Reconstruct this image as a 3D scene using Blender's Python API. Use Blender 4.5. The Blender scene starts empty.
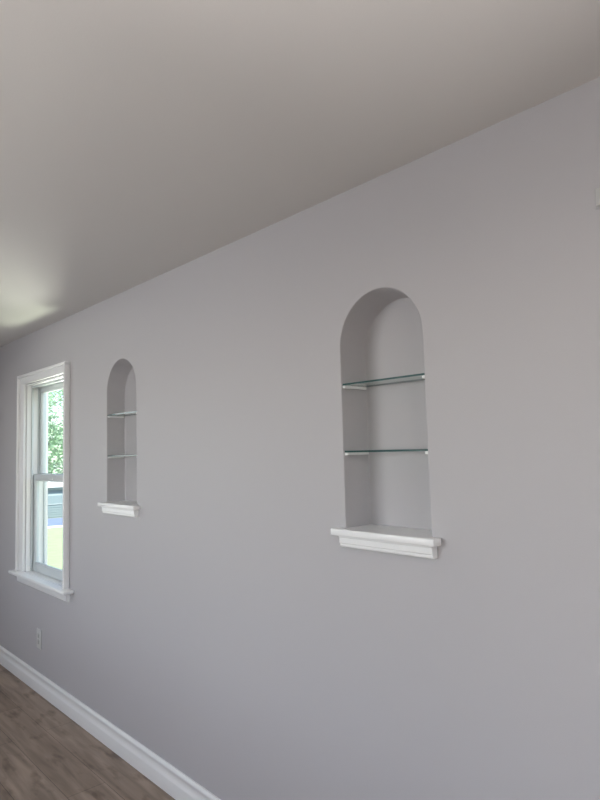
import bpy, bmesh, math, random
from mathutils import Vector, Matrix
random.seed(7)
SC = bpy.context.scene
COL = SC.collection

# ------------------------------------------------------------------ camera
F_PX, YAW, PITCH, ROLL, CAM_D, CAM_H = 607.5, 0.8275, 0.0801, -0.0273, 1.5084, 1.558
f = Vector((-math.sin(YAW)*math.cos(PITCH), math.cos(YAW)*math.cos(PITCH), math.sin(PITCH)))
r = f.cross(Vector((0, 0, 1))).normalized(); u = r.cross(f)
R_ = r*math.cos(ROLL) + u*math.sin(ROLL); U_ = -r*math.sin(ROLL) + u*math.cos(ROLL)
cd = bpy.data.cameras.new('camera'); cam = bpy.data.objects.new('camera', cd); COL.objects.link(cam)
cd.sensor_fit = 'VERTICAL'; cd.sensor_height = 36; cd.lens = F_PX/800*36; cd.clip_start = 0.02; cd.clip_end = 500
cam.matrix_world = Matrix((
    (R_.x, U_.x, -f.x, 0), (R_.y, U_.y, -f.y, -CAM_D), (R_.z, U_.z, -f.z, CAM_H), (0, 0, 0, 1)))
SC.camera = cam

# ------------------------------------------------------------------ world, sun, added daylight lamps, exposure
SC.view_settings.view_transform = 'Standard'; SC.view_settings.look = 'None'
SC.view_settings.gamma = 1; SC.view_settings.use_curve_mapping = False
SC.view_settings.exposure = -0.02
w = bpy.data.worlds.new('sky'); SC.world = w; w.use_nodes = True
nt = w.node_tree; nt.nodes.clear()
sky = nt.nodes.new('ShaderNodeTexSky'); sky.sky_type = 'NISHITA'; sky.sun_disc = False
sky.sun_elevation = math.radians(52); sky.sun_rotation = math.radians(70)
bg = nt.nodes.new('ShaderNodeBackground'); bg.inputs['Strength'].default_value = 0.32
wo = nt.nodes.new('ShaderNodeOutputWorld')
nt.links.new(sky.outputs[0], bg.inputs[0]); nt.links.new(bg.outputs[0], wo.inputs[0])

def aim(o, d):
    o.rotation_euler = Vector(d).to_track_quat('-Z', 'Y').to_euler()
sl = bpy.data.lights.new('sun', 'SUN'); sl.energy = 10.0; sl.angle = 0.01; sl.color = (1, .95, .86)
so = bpy.data.objects.new('sun', sl); COL.objects.link(so); aim(so, (-.62, .10, -.78)); so.location = (0, 0, 12)

def area(name, loc, d, sx, sy, power, col):
    l = bpy.data.lights.new(name, 'AREA'); l.shape = 'RECTANGLE'; l.size = sx; l.size_y = sy
    l.energy = power; l.color = col
    o = bpy.data.objects.new(name, l); COL.objects.link(o); o.location = loc; aim(o, d); return o
X_L, X_R, Y_F, H, T = -5.45, 1.3, -2.8, 2.44, 0.15
# area lamps added as daylight at the openings of the unseen walls
YF = Y_F
# lamp bands added outside the front openings to shape the wall's brightness
area('fill_band_front', (-5, YF-1.5, 2.07), (.7, 1, 0), 3, .35, 62, (.98, 1, 1))
area('fill_band_front', (-2.3, YF-1.5, 1.8), (0, 1, 0), 3, .5, 36, (.99, 1, 1))
area('fill_band_front', (-2.3, YF-1.5, 1.4), (0, 1, 0), 3, .4, 44, (.99, 1, 1))
area('daylight_right_wall', (X_R+.12, -1.6, 1.45), (-1, 0, 0), 1.3, 1.3, 5, (1, .98, .98))
area('daylight_left_wall', (X_L-.12, -1.7, 1.45), (1, 0, 0), 1.2, 1.3, 14, (.94, .97, 1))
# added uplights, low outside the openings, to brighten the ceiling away from the corner
area('uplight_front', (.2, YF-1.6, -.4), (0, .7, 1), 2.4, 1.0, 265, (1, .97, .935))
area('uplight_right', (X_R+1.3, -1.25, -.2), (-.7, 0, 1), .6, .5, 260, (1, .97, .94))
area('bounce_lamp_window', (-6.9, 1.45, .1), (1.5, -.7, 1), .8, .6, 140, (1, .955, .87))  # this pair: lamps added as sunlit ground, lighting the ceiling patch
area('bounce_lamp_window', (-5.2, .85, -.5), (.8, -.7, 1.8), .9, .7, 110, (.97, 1, .80))
# ------------------------------------------------------------------ helpers
def obj(name, bm, mat, parent=None, smooth=False, loc=None):
    me = bpy.data.meshes.new(name)
    bmesh.ops.recalc_face_normals(bm, faces=bm.faces)
    bm.to_mesh(me); bm.free()
    for m in (mat if isinstance(mat, (list, tuple)) else [mat]): me.materials.append(m)
    if smooth:
        for p in me.polygons: p.use_smooth = True
        try: me.set_sharp_from_angle(angle=math.radians(35))
        except Exception: pass
    o = bpy.data.objects.new(name, me); COL.objects.link(o)
    if loc: o.location = loc
    if parent: o.parent = parent
    return o
def tag(o, label=None, cat=None, group=None, kind=None):
    if label: o['label'] = label
    if cat: o['category'] = cat
    if group: o['group'] = group
    if kind: o['kind'] = kind
    return o
def empty(name, loc=(0, 0, 0)):
    o = bpy.data.objects.new(name, None); COL.objects.link(o); o.location = loc; o.empty_display_size = .1; return o
def box(bm, x0, x1, y0, y1, z0, z1, bev=0.0, seg=2):
    vs = [bm.verts.new((x, y, z)) for x in (x0, x1) for y in (y0, y1) for z in (z0, z1)]
    F = [(0, 1, 3, 2), (4, 6, 7, 5), (0, 4, 5, 1), (2, 3, 7, 6), (0, 2, 6, 4), (1, 5, 7, 3)]
    fs = [bm.faces.new([vs[i] for i in q]) for q in F]
    if bev:
        es = list({e for q in fs for e in q.edges})
        bmesh.ops.bevel(bm, geom=es, offset=bev, segments=seg, affect='EDGES', profile=.5)
    return bm
def extrude_profile(bm, prof, x0, x1, axis='x', flip=False):
    """closed profile of (y,z) points swept along x (or (x,z) points swept along y)"""
    P = (lambda t, a, b: (t, a, b)) if axis == 'x' else (lambda t, a, b: (a, t, b))
    A = [bm.verts.new(P(x0, a, b)) for a, b in prof]; B = [bm.verts.new(P(x1, a, b)) for a, b in prof]
    n = len(prof)
    for i in range(n): bm.faces.new((A[i], A[(i+1) % n], B[(i+1) % n], B[i]))
    bm.faces.new(A); bm.faces.new(B[::-1])
    return bm

# ------------------------------------------------------------------ materials
def mat(name, col, rough=.5, bump=0, bscale=200, spec=.5, var=0, vscale=3):
    m = bpy.data.materials.new(name); m.use_nodes = True; n = m.node_tree; b = n.nodes['Principled BSDF']
    b.inputs['Base Color'].default_value = (*col, 1); b.inputs['Roughness'].default_value = rough
    b.inputs['Specular IOR Level'].default_value = spec
    tc = n.nodes.new('ShaderNodeTexCoord')
    if bump:
        no = n.nodes.new('ShaderNodeTexNoise'); no.inputs['Scale'].default_value = bscale; no.inputs['Detail'].default_value = 4
        bp = n.nodes.new('ShaderNodeBump'); bp.inputs['Strength'].default_value = bump; bp.inputs['Distance'].default_value = .002
        n.links.new(tc.outputs['Object'], no.inputs['Vector']); n.links.new(no.outputs['Fac'], bp.inputs['Height'])
        n.links.new(bp.outputs['Normal'], b.inputs['Normal'])
    if var:
        no = n.nodes.new('ShaderNodeTexNoise'); no.inputs['Scale'].default_value = vscale; no.inputs['Detail'].default_value = 5
        mx = n.nodes.new('ShaderNodeMix'); mx.data_type = 'RGBA'
        mx.inputs['A'].default_value = (*[c*(1-var) for c in col], 1); mx.inputs['B'].default_value = (*[min(1, c*(1+var)) for c in col], 1)
        n.links.new(tc.outputs['Object'], no.inputs['Vector']); n.links.new(no.outputs['Fac'], mx.inputs['Factor'])
        n.links.new(mx.outputs['Result'], b.inputs['Base Color'])
    return m
M_WALL = mat('wall_paint', (.50, .485, .50), .55, .12, 260, .35)
M_CEIL = mat('ceiling_paint', (.66, .64, .62), .8, .1, 180, .2)
M_TRIM = mat('white_trim_paint', (.87, .87, .87), .3, .03, 120, .5)
M_VINYL = mat('white_vinyl_window', (.62, .66, .67), .28, 0, 1, .5)
M_PLATE = mat('white_plastic', (.62, .62, .61), .3)
M_PLATED = mat('outlet_face_plastic', (.50, .50, .49), .4)
M_SENS = mat('pale_grey_plastic', (.53, .53, .52), .7)
M_SLOT = mat('dark_slot', (.03, .03, .03), .6)
M_METAL = mat('steel_screw', (.6, .6, .6), .3); M_METAL.node_tree.nodes['Principled BSDF'].inputs['Metallic'].default_value = 1
M_EXT = mat('exterior_siding_paint', (.7, .7, .68), .6)

def glass(name, tint, gl=1.0):
    m = bpy.data.materials.new(name); m.use_nodes = True; n = m.node_tree; n.nodes.clear()
    o = n.nodes.new('ShaderNodeOutputMaterial'); t = n.nodes.new('ShaderNodeBsdfTransparent'); g = n.nodes.new('ShaderNodeBsdfGlossy')
    t.inputs[0].default_value = (*tint, 1); g.inputs['Roughness'].default_value = 0.01
    fr = n.nodes.new('ShaderNodeFresnel'); fr.inputs[0].default_value = 1.5
    mu = n.nodes.new('ShaderNodeMath'); mu.operation = 'MULTIPLY'; mu.inputs[1].default_value = gl
    mx = n.nodes.new('ShaderNodeMixShader')
    ge = n.nodes.new('ShaderNodeNewGeometry'); bf = n.nodes.new('ShaderNodeMath'); bf.operation = 'SUBTRACT'; bf.inputs[0].default_value = 1
    m2 = n.nodes.new('ShaderNodeMath'); m2.operation = 'MULTIPLY'                # reflect only at the outer face of the glass
    n.links.new(ge.outputs['Backfacing'], bf.inputs[1]); n.links.new(fr.outputs[0], m2.inputs[0]); n.links.new(bf.outputs[0], m2.inputs[1])
    n.links.new(m2.outputs[0], mu.inputs[0]); n.links.new(mu.outputs[0], mx.inputs[0])
    n.links.new(t.outputs[0], mx.inputs[1]); n.links.new(g.outputs[0], mx.inputs[2]); n.links.new(mx.outputs[0], o.inputs[0])
    return m
M_PANE = glass('window_glass', (.93, .99, .98), .8)
M_SHELF = glass('shelf_glass', (.93, .985, .965), 1.0)
M_EDGE = bpy.data.materials.new('shelf_glass_edge'); M_EDGE.use_nodes = True
_b = M_EDGE.node_tree.nodes['Principled BSDF']; _b.inputs['Base Color'].default_value = (.05, .115, .115, 1)
_b.inputs['Roughness'].default_value = .08; _b.inputs['Transmission Weight'].default_value = .25

def floor_mat():
    m = bpy.data.materials.new('grey_brown_wood_planks'); m.use_nodes = True; n = m.node_tree; b = n.nodes['Principled BSDF']
    b.inputs['Roughness'].default_value = .42; b.inputs['Specular IOR Level'].default_value = .4
    tc = n.nodes.new('ShaderNodeTexCoord')
    br = n.nodes.new('ShaderNodeTexBrick'); br.offset = .37; br.inputs['Scale'].default_value = 1
    br.inputs['Brick Width'].default_value = 1.22; br.inputs['Row Height'].default_value = .18; br.inputs['Mortar Size'].default_value = .0012
    br.inputs['Mortar Smooth'].default_value = .2; br.inputs['Bias'].default_value = 0
    br.inputs['Color1'].default_value = (.245, .183, .140, 1); br.inputs['Color2'].default_value = (.335, .26, .205, 1)
    br.inputs['Mortar'].default_value = (.09, .065, .052, 1)
    n.links.new(tc.outputs['Object'], br.inputs['Vector'])
    mp = n.nodes.new('ShaderNodeMapping'); mp.inputs['Scale'].default_value = (1.3, 14, 1); n.links.new(tc.outputs['Object'], mp.inputs[0])
    no = n.nodes.new('ShaderNodeTexNoise'); no.inputs['Scale'].default_value = 1.6; no.inputs['Detail'].default_value = 8; no.inputs['Distortion'].default_value = .6
    n.links.new(mp.outputs[0], no.inputs['Vector'])
    rp = n.nodes.new('ShaderNodeValToRGB'); rp.color_ramp.elements[0].position = .3; rp.color_ramp.elements[0].color = (.62, .6, .58, 1)
    rp.color_ramp.elements[1].position = .68; rp.color_ramp.elements[1].color = (1.25, 1.22, 1.2, 1)
    n.links.new(no.outputs['Fac'], rp.inputs[0])
    mp2 = n.nodes.new('ShaderNodeMapping'); mp2.inputs['Scale'].default_value = (2.2, 6, 1); n.links.new(tc.outputs['Object'], mp2.inputs[0])
    kn = n.nodes.new('ShaderNodeTexNoise'); kn.inputs['Scale'].default_value = 2.3; kn.inputs['Detail'].default_value = 3
    n.links.new(mp2.outputs[0], kn.inputs['Vector'])
    rk = n.nodes.new('ShaderNodeValToRGB'); rk.color_ramp.elements[0].position = .28; rk.color_ramp.elements[0].color = (.5, .47, .45, 1)
    rk.color_ramp.elements[1].position = .45; rk.color_ramp.elements[1].color = (1, 1, 1, 1); n.links.new(kn.outputs['Fac'], rk.inputs[0])
    def mul(a, c):
        x = n.nodes.new('ShaderNodeMix'); x.data_type = 'RGBA'; x.blend_type = 'MULTIPLY'; x.inputs['Factor'].default_value = 1
        n.links.new(a, x.inputs['A']); n.links.new(c, x.inputs['B']); return x.outputs['Result']
    n.links.new(mul(mul(br.outputs['Color'], rp.outputs[0]), rk.outputs[0]), b.inputs['Base Color'])
    bp = n.nodes.new('ShaderNodeBump'); bp.inputs['Strength'].default_value = .25; bp.inputs['Distance'].default_value = .001
    n.links.new(no.outputs['Fac'], bp.inputs['Height']); n.links.new(bp.outputs['Normal'], b.inputs['Normal'])
    return m
M_FLOOR = floor_mat()

# ------------------------------------------------------------------ niche wall with its two arched recesses and the window opening
DN, AW = .128, .0
NICHE = [dict(xl=-1.4294, xr=-1.0856, z0=1.2885-.022, zt=2.071, d=.128), dict(xl=-3.2519, xr=-2.9031, z0=1.2925-.022, zt=2.073, d=.110)]
WX0, WX1, WZ0, WZ1 = -4.565, -3.845, .72, 2.075
def arch(n, off=0.0, seg=28, drop=0.0):
    xl, xr, z0, zt = n['xl']-off, n['xr']+off, n['z0'], n['zt']+off-drop
    rad = (xr-xl)/2; cx = (xl+xr)/2; zs = zt-rad
    pts = [(xl, z0), (xl, (z0+zs)/2)]
    pts += [(cx-rad*math.cos(math.pi*i/seg), zs+rad*math.sin(math.pi*i/seg)) for i in range(seg+1)]
    pts += [(xr, (z0+zs)/2), (xr, z0)]
    return pts
bm = bmesh.new()
def holed_plane(bm, outer, holes, y):
    edges = []
    for loop in [outer]+holes:
        vs = [bm.verts.new((a, y, b)) for a, b in loop]
        edges += [bm.edges.new((vs[i], vs[(i+1) % len(vs)])) for i in range(len(vs))]
    bmesh.ops.triangle_fill(bm, edges=edges, use_beauty=True)
FR = .004
rect = [(X_L-T, 0), (X_R+T, 0), (X_R+T, H+.1), (X_L-T, H+.1)]
win = [(WX0, WZ0), (WX1, WZ0), (WX1, WZ1), (WX0, WZ1)]
holed_plane(bm, rect, [arch(n, FR) for n in NICHE] + [win], 0)
for n in NICHE:                                             # rounded plaster edge, side walls, back
    rings = []
    DN = n['d']
    for k in range(5):
        a = math.pi/2*k/4
        rings.append([(x, FR*(1-math.cos(a)), z) for x, z in arch(n, FR*(1-math.sin(a)))])
    rings.append([(x, DN-.006, z) for x, z in arch(n, drop=.012)])
    for k in (1, 2, 3):
        a = math.pi/2*k/3
        rings.append([(x, DN-.006+.006*math.sin(a), z) for x, z in arch(n, -.006*(1-math.cos(a)), drop=.012)])
    RV = [[bm.verts.new(p) for p in ring] for ring in rings]
    for A, B in zip(RV, RV[1:]):
        for i in range(len(A)):
            j = (i+1) % len(A); bm.faces.new((A[i], A[j], B[j], B[i]))
    bm.faces.new(RV[-1])
holed_plane(bm, rect, [win], T)
A = [bm.verts.new((a, 0, b)) for a, b in win]; B = [bm.verts.new((a, T, b)) for a, b in win]
for i in range(4): bm.faces.new((A[i], A[(i+1) % 4], B[(i+1) % 4], B[i]))
A = [bm.verts.new((a, 0, b)) for a, b in rect]; B = [bm.verts.new((a, T, b)) for a, b in rect]
for i in range(4): bm.faces.new((A[i], A[(i+1) % 4], B[(i+1) % 4], B[i]))
tag(obj('wall_back', bm, M_WALL, smooth=True), kind='structure')

# other walls, out of view, with openings placed and sized to shape the light
def wall_with_holes(name, axis, c0, c1, a0, a1, holes):
    """slab between c0 and c1 on its thin axis, a0..a1 along, rectangular holes (a,b,z0,z1)"""
    bm = bmesh.new()
    xs = sorted({a0, a1, *[h[0] for h in holes], *[h[1] for h in holes]})
    for p, q in zip(xs, xs[1:]):
        hs = [h for h in holes if h[0] <= p and q <= h[1]]
        zz = [(0, H+.1)] if not hs else [(0, hs[0][2]), (hs[0][3], H+.1)]
        for z0, z1 in zz:
            if axis == 'y': box(bm, p, q, c0, c1, z0, z1)
            else: box(bm, c0, c1, p, q, z0, z1)
    bmesh.ops.remove_doubles(bm, verts=bm.verts, dist=1e-5)
    return tag(obj(name, bm, M_WALL), kind='structure')
wall_with_holes('wall_front', 'y', Y_F-T, Y_F, X_L-T, X_R+T, [(-3.3, -1.7, 1.0, 2.1), (-.9, .6, .8, 2.1)])
wall_with_holes('wall_left', 'x', X_L-T, X_L, Y_F, 0, [(-2.3, -1.1, .8, 2.1)])
wall_with_holes('wall_right', 'x', X_R, X_R+T, Y_F, 0, [(-2.3, -.93, .8, 2.1)])
bm = bmesh.new(); box(bm, X_L-T, X_R+T, Y_F-T, T, -.12, 0); tag(obj('floor', bm, M_FLOOR), kind='structure')
bm = bmesh.new(); box(bm, X_L-.001, X_R+.001, Y_F-T, -.0002, H, H+.12)
tag(obj('ceiling', bm, M_CEIL), kind='structure')

# baseboards
BB = [(0, 0), (.0165, 0), (.0165, .060), (.0155, .066), (.0105, .072), (.0085, .082), (.0095, .098), (.0135, .104), (.0145, .110), (.0125, .117), (.007, .123), (0, .123)]
bm = bmesh.new(); extrude_profile(bm, [(-a, b) for a, b in BB], X_L, X_R); tag(obj('baseboard_back', bm, M_TRIM, smooth=True), kind='structure')
bm = bmesh.new(); extrude_profile(bm, [(Y_F+a, b) for a, b in BB], X_L, X_R); tag(obj('baseboard_front', bm, M_TRIM, smooth=True), kind='structure')
bm = bmesh.new(); extrude_profile(bm, [(X_L+a, b) for a, b in BB], Y_F+.017, -.017, 'y'); tag(obj('baseboard_left', bm, M_TRIM, smooth=True), kind='structure')
bm = bmesh.new(); extrude_profile(bm, [(X_R-a, b) for a, b in BB], Y_F+.017, -.017, 'y'); tag(obj('baseboard_right', bm, M_TRIM, smooth=True), kind='structure')

# ------------------------------------------------------------------ window
W = tag(empty('window_1', ((WX0+WX1)/2, 0, WZ0)), kind='structure')
def wobj(name, bm, m, parent=None, smooth=True):
    o = obj(name, bm, m, smooth=smooth)
    if parent is None:
        o.parent = W; o.location = -W.location
    else:
        o.parent = parent                                   # parent already sits in world space
    return o
ST = .745                                                    # stool top
OX0, OX1, OZ = -4.672, -3.775, 2.146
bm = bmesh.new()
box(bm, OX0+.018, WX0-.004, -.018, 0, ST, WZ1+.004, .0015); box(bm, WX1+.004, OX1-.018, -.018, 0, ST, WZ1+.004, .0015)
box(bm, OX0+.018, OX1-.018, -.018, 0, WZ1+.004, OZ-.016, .0015)
wobj('casing', bm, M_TRIM)
bm = bmesh.new()
box(bm, OX0, OX0+.02, -.036, 0, ST, OZ-.018, .003); box(bm, OX1-.02, OX1, -.036, 0, ST, OZ-.018, .003)
box(bm, OX0, OX1, -.036, 0, OZ-.018, OZ, .003)
wobj('backband', bm, M_TRIM)
bm = bmesh.new(); box(bm, OX0-.055, OX1+.072, -.066, 0, ST-.024, ST, .007, 3); box(bm, WX0+.001, WX1-.001, 0, .05, ST-.024, ST, 0)
wobj('stool', bm, M_TRIM)
bm = bmesh.new(); extrude_profile(bm, [(0, ST-.024), (-.03, ST-.024), (-.03, ST-.034), (-.021, ST-.045), (-.019, .672), (-.014, .664), (0, .664)], OX0-.008, OX1+.006)
wobj('apron', bm, M_TRIM)
bm = bmesh.new(); J = .012
box(bm, WX0, WX0+J, 0, T, ST, WZ1, .001); box(bm, WX1-J, WX1, 0, T, ST, WZ1, .001); box(bm, WX0+J, WX1-J, 0, T, WZ1-J, WZ1, .001)
wobj('jamb', bm, M_TRIM)
bm = bmesh.new(); JX0, JX1, JZ = WX0+J, WX1-J, WZ1-J
for y0, y1, d in ((.028, .040, .016), (.0745, .0805, .012), (.118, .130, .014)):
    box(bm, JX0, JX0+d, y0, y1, ST, JZ, .002); box(bm, JX1-d, JX1, y0, y1, ST, JZ, .002); box(bm, JX0+d, JX1-d, y0, y1, JZ-d, JZ, .002)
wobj('stop', bm, M_VINYL)
bm = bmesh.new(); extrude_profile(bm, [(.05, WZ0), (.05, ST), (.10, ST-.003), (T+.04, ST-.02), (T+.04, WZ0-.02), (T+.001, WZ0-.02), (T+.001, WZ0)], JX0, JX1); wobj('exterior_sill', bm, M_VINYL)
def sash(name, y0, y1, z0, z1, bot, top):
    bm = bmesh.new(); x0, x1, s = JX0+.002, JX1-.002, .042
    box(bm, x0, x0+s, y0, y1, z0, z1, .003); box(bm, x1-s, x1, y0, y1, z0, z1, .003)
    box(bm, x0+s-.001, x1-s+.001, y0, y1, z0, z0+bot, .003); box(bm, x0+s-.001, x1-s+.001, y0, y1, z1-top, z1, .003)
    yc = (y0+y1)/2                                          # glazing beads
    for a, b in ((x0+s, x0+s+.006), (x1-s-.006, x1-s)): box(bm, a, b, yc-.009, yc+.009, z0+bot, z1-top, .002)
    for a, b in ((z0+bot, z0+bot+.006), (z1-top-.006, z1-top)): box(bm, x0+s, x1-s, yc-.009, yc+.009, a, b, .002)
    o = wobj(name, bm, M_VINYL)
    bm = bmesh.new(); vs = [bm.verts.new(p) for p in ((x0+s, yc, z0+bot), (x1-s, yc, z0+bot), (x1-s, yc, z1-top), (x0+s, yc, z1-top))]; bm.faces.new(vs)
    wobj('pane', bm, M_PANE, o, False)
    return o
low = sash('lower_sash', .044, .073, ST+.002, 1.428, .058, .042)
sash('upper_sash', .083, .112, 1.385, JZ-.001, .042, .045)
bm = bmesh.new(); box(bm, -4.235, -4.165, .036, .044, 1.395, 1.408, .003); box(bm, -4.215, -4.185, .045, .07, 1.428, 1.437, .003)
wobj('sash_lock', bm, M_VINYL, low)
bm = bmesh.new(); E = T
box(bm, WX0-.09, WX0-.03, E, E+.012, WZ0-.02, WZ1+.08, .003); box(bm, WX1+.03, WX1+.09, E, E+.012, WZ0-.02, WZ1+.08, .003); box(bm, WX0-.03, WX1+.03, E, E+.012, WZ1+.02, WZ1+.08, .003)
wobj('exterior_casing', bm, M_VINYL)

# ------------------------------------------------------------------ niches: sill with apron, glass shelves on painted cleats
def niche_fit(n, which, shelves, labs):
    x0, x1, z0, DN = n['xl'], n['xr'], n['z0'], n['d']; zs = z0+.022; cx = (x0+x1)/2
    t = tag(empty('niche_sill', (cx, 0, z0-.04)), f'white painted wooden sill with moulded apron beneath the {which}', 'sill', 'sills of the arched niches')
    bm = bmesh.new()
    box(bm, x0-.036-cx, x1+.036-cx, -.0395, -.0005, .04, .062, .003, 3)
    box(bm, x0+.0005-cx, x1-.0005-cx, -.004, DN-.001, .0405, .0618, .0)
    obj('sill_board', bm, M_TRIM, t, smooth=True)
    bm = bmesh.new()
    extrude_profile(bm, [(-.0005, .04), (-.029, .04), (-.029, .036), (-.026, .034), (-.026, .016), (-.0225, .0135), (-.0225, .006), (-.019, .002), (-.0005, .002)], x0-.008-cx, x1+.02-cx)
    obj('apron', bm, M_TRIM, t, smooth=True)
    for z, lab in zip(shelves, labs):
        s = tag(empty('glass_shelf', (cx, 0, z-.016)), lab, 'shelf', 'glass shelves in the arched niches')
        hw = (x1-x0)/2
        bm = bmesh.new(); box(bm, -hw+.002, hw-.002, .0035, DN-.003, .0095, .0155)
        bmesh.ops.recalc_face_normals(bm, faces=bm.faces)
        for q in bm.faces: q.material_index = 0 if abs(q.normal.z) > .5 else 1
        obj('glass_pane', bm, [M_SHELF, M_EDGE], s)
        for sg in (-1, 1):
            bm = bmesh.new(); a, b = sorted((sg*(hw-.0005), sg*(hw-.0125))); box(bm, a, b, .0045, DN-.012, 0, .009, .0015)
            o = obj('cleat', bm, M_TRIM, s)
            o['label'] = 'white painted support cleat'
niche_fit(NICHE[0], 'larger arched niche nearest the camera', (1.5475, 1.7765),
          ('lower clear glass shelf with dark green edge in the large arched niche on the right', 'upper clear glass shelf with dark green edge in the large arched niche on the right'))
niche_fit(NICHE[1], 'far arched niche beside the window', (1.5500, 1.7785),
          ('lower glass shelf with bright edge in the far arched niche beside the window', 'upper glass shelf in the far arched niche beside the window'))

# ------------------------------------------------------------------ outlet, small high wall box
t = tag(empty('wall_outlet', (-4.275, 0, .342)), 'white electrical outlet plate low on the grey wall under the window', 'outlet')
bm = bmesh.new(); box(bm, -.040, .040, -.006, 0, -.0635, .0635, .0025, 3); obj('cover_plate', bm, M_PLATE, t, smooth=True)
for dz in (-.020, .020):
    bm = bmesh.new(); box(bm, -.017, .017, -.0075, -.0055, dz-.0145, dz+.0145, .0008); rc = obj('receptacle', bm, M_PLATED, t)
    bm = bmesh.new(); box(bm, -.008, -.006, -.0078, -.0072, dz-.001, dz+.007); box(bm, .006, .008, -.0078, -.0072, dz-.001, dz+.006)
    box(bm, -.0022, .0022, -.0078, -.0072, dz-.010, dz-.006); obj('slot', bm, M_SLOT, rc)
bm = bmesh.new(); bmesh.ops.create_cone(bm, segments=14, radius1=.003, radius2=.0025, depth=.0015, cap_ends=True, matrix=Matrix.Translation((0, -.0066, 0)) @ Matrix.Rotation(math.pi/2, 4, 'X')); obj('screw', bm, M_METAL, t)
t = tag(empty('wall_sensor', (-.535, 0, 2.142)), 'small pale plastic box high on the wall at the right edge of the picture', 'sensor')
bm = bmesh.new(); box(bm, -.026, .026, -.004, 0, -.026, .026, .001); obj('back_plate', bm, M_WALL, t)
bm = bmesh.new(); box(bm, -.022, .022, -.012, -.004, -.022, .022, .003, 3); obj('housing', bm, M_SENS, t, smooth=True)

# ------------------------------------------------------------------ outside: sloping yard seen through the window
A0 = Vector((-4.2, .1)); AD = Vector((-.96, .28)).normalized(); AN = Vector((-AD.y, AD.x))
def gz(d): return -.6-.05*max(0, d)
def gp(d, s, dz=0): p = A0+AD*d+AN*s; return (p.x, p.y, gz(d)+dz)
def strip(name, d0, d1, m, dz, kindtag=True, wid=60):
    bm = bmesh.new(); N = 8
    for i in range(N):
        a, b = d0+(d1-d0)*i/N, d0+(d1-d0)*(i+1)/N
        top = [bm.verts.new(gp(*q, dz)) for q in ((a, -wid), (b, -wid), (b, wid), (a, wid))]; bm.faces.new(top)
    bmesh.ops.remove_doubles(bm, verts=bm.verts, dist=1e-4)
    return obj(name, bm, m)
M_GRASS = mat('sunlit_lawn', (.35, .46, .25), .9, .4, 30, .1, .25, 3)
M_SOIL = mat('ground_soil', (.30, .30, .2), .9, 0, 1, .1, .2, 1)
M_CONC = mat('pale_concrete', (.75, .74, .70), .8, .2, 40, .2, .06, 2)
M_ASPH = mat('blue_grey_asphalt', (.20, .25, .36), .8, .3, 40, .2, .15, 1.5)
def yard_strip(name, d0, d1, m, dz, s0=-40, s1=40):
    bm = bmesh.new()
    T_ = [gp(d0, s0, dz), gp(d1, s0, dz), gp(d1, s1, dz), gp(d0, s1, dz)]; B_ = [(x, y, z-.06) for x, y, z in T_]
    a = [bm.verts.new(p) for p in T_]; b = [bm.verts.new(p) for p in B_]
    bm.faces.new(a); bm.faces.new(b[::-1])
    for i in range(4): bm.faces.new((a[i], a[(i+1) % 4], b[(i+1) % 4], b[i]))
    return tag(obj(name, bm, m), kind='structure')
# the yard keeps clear of the house: it starts at the outside face of the niche wall
bm = bmesh.new()
def corner(x, y): d = (Vector((x, y))-A0).dot(AD); return (x, y, gz(d)-.05)
xs = [30, 8, 0, -4.2, -12, -25, -45, -70, -110]
for i in range(len(xs)-1):
    vs = [bm.verts.new(corner(x, y)) for x, y in ((xs[i], .2), (xs[i+1], .2), (xs[i+1], 70), (xs[i], 70))]; bm.faces.new(vs)
    if xs[i] <= -12 + 1e-6:
        vs = [bm.verts.new(corner(x, y)) for x, y in ((xs[i], -60), (xs[i+1], -60), (xs[i+1], .2), (xs[i], .2))]; bm.faces.new(vs)
bmesh.ops.remove_doubles(bm, verts=bm.verts, dist=1e-3)
tag(obj('ground', bm, M_SOIL), kind='structure')
yard_strip('driveway', 3.5, 10.75, M_CONC, .0, -4, 30)
yard_strip('lawn', 10.8, 28, M_GRASS, .0)
yard_strip('kerb', 28.05, 28.9, M_CONC, .07)
yard_strip('road', 28.95, 39, M_ASPH, .0)

# low garage with teal grey siding and pale roof across the road
def yobj(name, bm, m, parent): return obj(name, bm, m, parent)
M_SIDE = mat('teal_grey_siding', (.20, .26, .28), .7)
M_ROOF = mat('pale_roof_shingles', (.66, .68, .68), .8, .3, 20, .1, .1, 6)
M_FRM = mat('grey_window_frame', (.34, .40, .42), .6)
M_DARK = mat('dark_eave', (.07, .10, .10), .7)
def garage(d, s, wid, h, rh):
    t = tag(empty('garage', gp(d, s, .0)), 'low teal grey sided garage with a pale roof across the road', 'garage')
    t.rotation_euler.z = math.atan2(AD.y, AD.x)
    bm = bmesh.new(); box(bm, 0, 5, -wid/2, wid/2, -.6, h)
    k = 0
    while k*.16 < h-.1:
        box(bm, -.025, 0, -wid/2, wid/2, k*.16+.02, k*.16+.15); k += 1
    obj('wall', bm, M_SIDE, t)
    bm = bmesh.new(); extrude_profile(bm, [(-.15, h), (2.5, h+rh), (5.15, h), (5.15, h-.08), (2.5, h+rh-.1), (-.15, h-.08)], -wid/2-.3, wid/2+.3, 'y'); rf = obj('roof', bm, M_ROOF, t)
    bm = bmesh.new(); box(bm, -.20, -.15, -wid/2-.3, wid/2+.3, h-.16, h+.02); obj('fascia', bm, M_DARK, t)
    for s0 in (-4.1, -1.4, 1.4, 4.2):
        bm = bmesh.new(); box(bm, -.06, -.026, s0, s0+1.1, h-1.15, h-.45); fr = obj('window', bm, M_FRM, t)
        bm = bmesh.new(); box(bm, -.07, -.061, s0+.08, s0+1.02, h-1.07, h-.53); obj('pane', bm, M_SIDE, fr)
    return t
garage(40.5, .5, 16, 2.0, .75)

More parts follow.
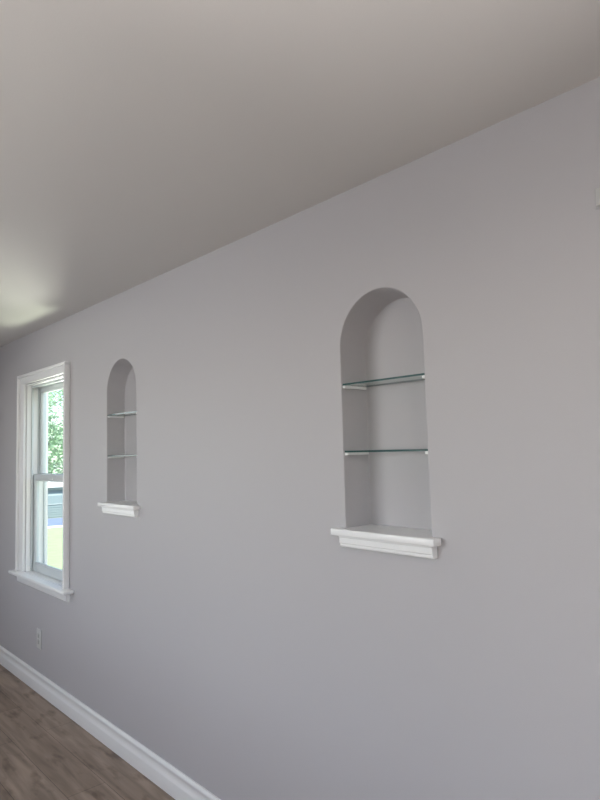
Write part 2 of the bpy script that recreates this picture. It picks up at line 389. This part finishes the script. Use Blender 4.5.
# trees beyond the road
def leaf_mat(name, col):
    m = mat(name, col, .6, 0, 1, .2, .35, .7)
    b = m.node_tree.nodes['Principled BSDF']; b.inputs['Subsurface Weight'].default_value = 0
    return m
M_LEAF = [leaf_mat('leaves_light', (.44, .60, .42)), leaf_mat('leaves_mid', (.34, .44, .37)), leaf_mat('leaves_teal', (.32, .46, .43))]
M_BARK = mat('bark', (.16, .14, .12), .9, .5, 20)
def tree(label, d, s, h, crown, n, m, lo):
    rnd = random.Random(int(d*100+s*10)); t = tag(empty('leafy_tree', gp(d, s, 0)), label, 'tree', 'trees behind the garage')
    bm = bmesh.new(); rings = []
    for k in range(7):
        z = h*.75*k/6; rr = .26*(1-.75*k/6)
        rings.append([bm.verts.new((rr*math.cos(a)+.15*math.sin(k), rr*math.sin(a), z-.1)) for a in [math.tau*i/8 for i in range(8)]])
    for A, B in zip(rings, rings[1:]):
        for i in range(8): bm.faces.new((A[i], A[(i+1) % 8], B[(i+1) % 8], B[i]))
    for q in range(7):                                       # limbs
        a = rnd.random()*math.tau; z0 = h*(lo+.1+.07*q); e = Vector((math.cos(a), math.sin(a), .8))*crown*.6; o0 = Vector((0, 0, z0))
        sd = Vector((-math.sin(a), math.cos(a), 0))*.05; up = Vector((0, 0, .06))
        A = [bm.verts.new(o0+v) for v in (sd, up, -sd, -up)]; B = [bm.verts.new(o0+e+v*.3) for v in (sd, up, -sd, -up)]
        for i in range(4): bm.faces.new((A[i], A[(i+1) % 4], B[(i+1) % 4], B[i]))
    obj('trunk', bm, M_BARK, t)
    bm = bmesh.new(); clumps = []
    for k in range(48):
        a = rnd.random()*math.tau; zz = rnd.random(); rr = crown*math.sqrt(rnd.random())*(.35+.65*math.sin(math.pi*min(.95, .15+zz*.85)))
        clumps.append((Vector((rr*math.cos(a), rr*math.sin(a), h*(lo+(1-lo)*zz))), crown*(.28+.22*rnd.random())))
    for k in range(n):
        c, cr = clumps[rnd.randrange(len(clumps))]
        v = Vector((rnd.gauss(0, 1), rnd.gauss(0, 1), rnd.gauss(0, 1))).normalized()*cr*(rnd.random()**.4); p = c+v
        a = Vector((rnd.gauss(0, 1), rnd.gauss(0, 1), rnd.gauss(0, .6))).normalized(); b = a.orthogonal().normalized(); sz = .10+.12*rnd.random()
        vs = [bm.verts.new(p+q) for q in (-a*sz, b*sz*.5, a*sz, -b*sz*.5)]; bm.faces.new(vs)
    obj('foliage', bm, m, t)
    return t
tree('light green leafy tree rising close behind the pale garage roof', 49, -2.9, 11.5, 3.2, 6200, M_LEAF[0], .2)
tree('grey green leafy tree farther back, seen through gaps of the light green one', 58, -5.4, 8.0, 3.0, 3600, M_LEAF[1], .12)
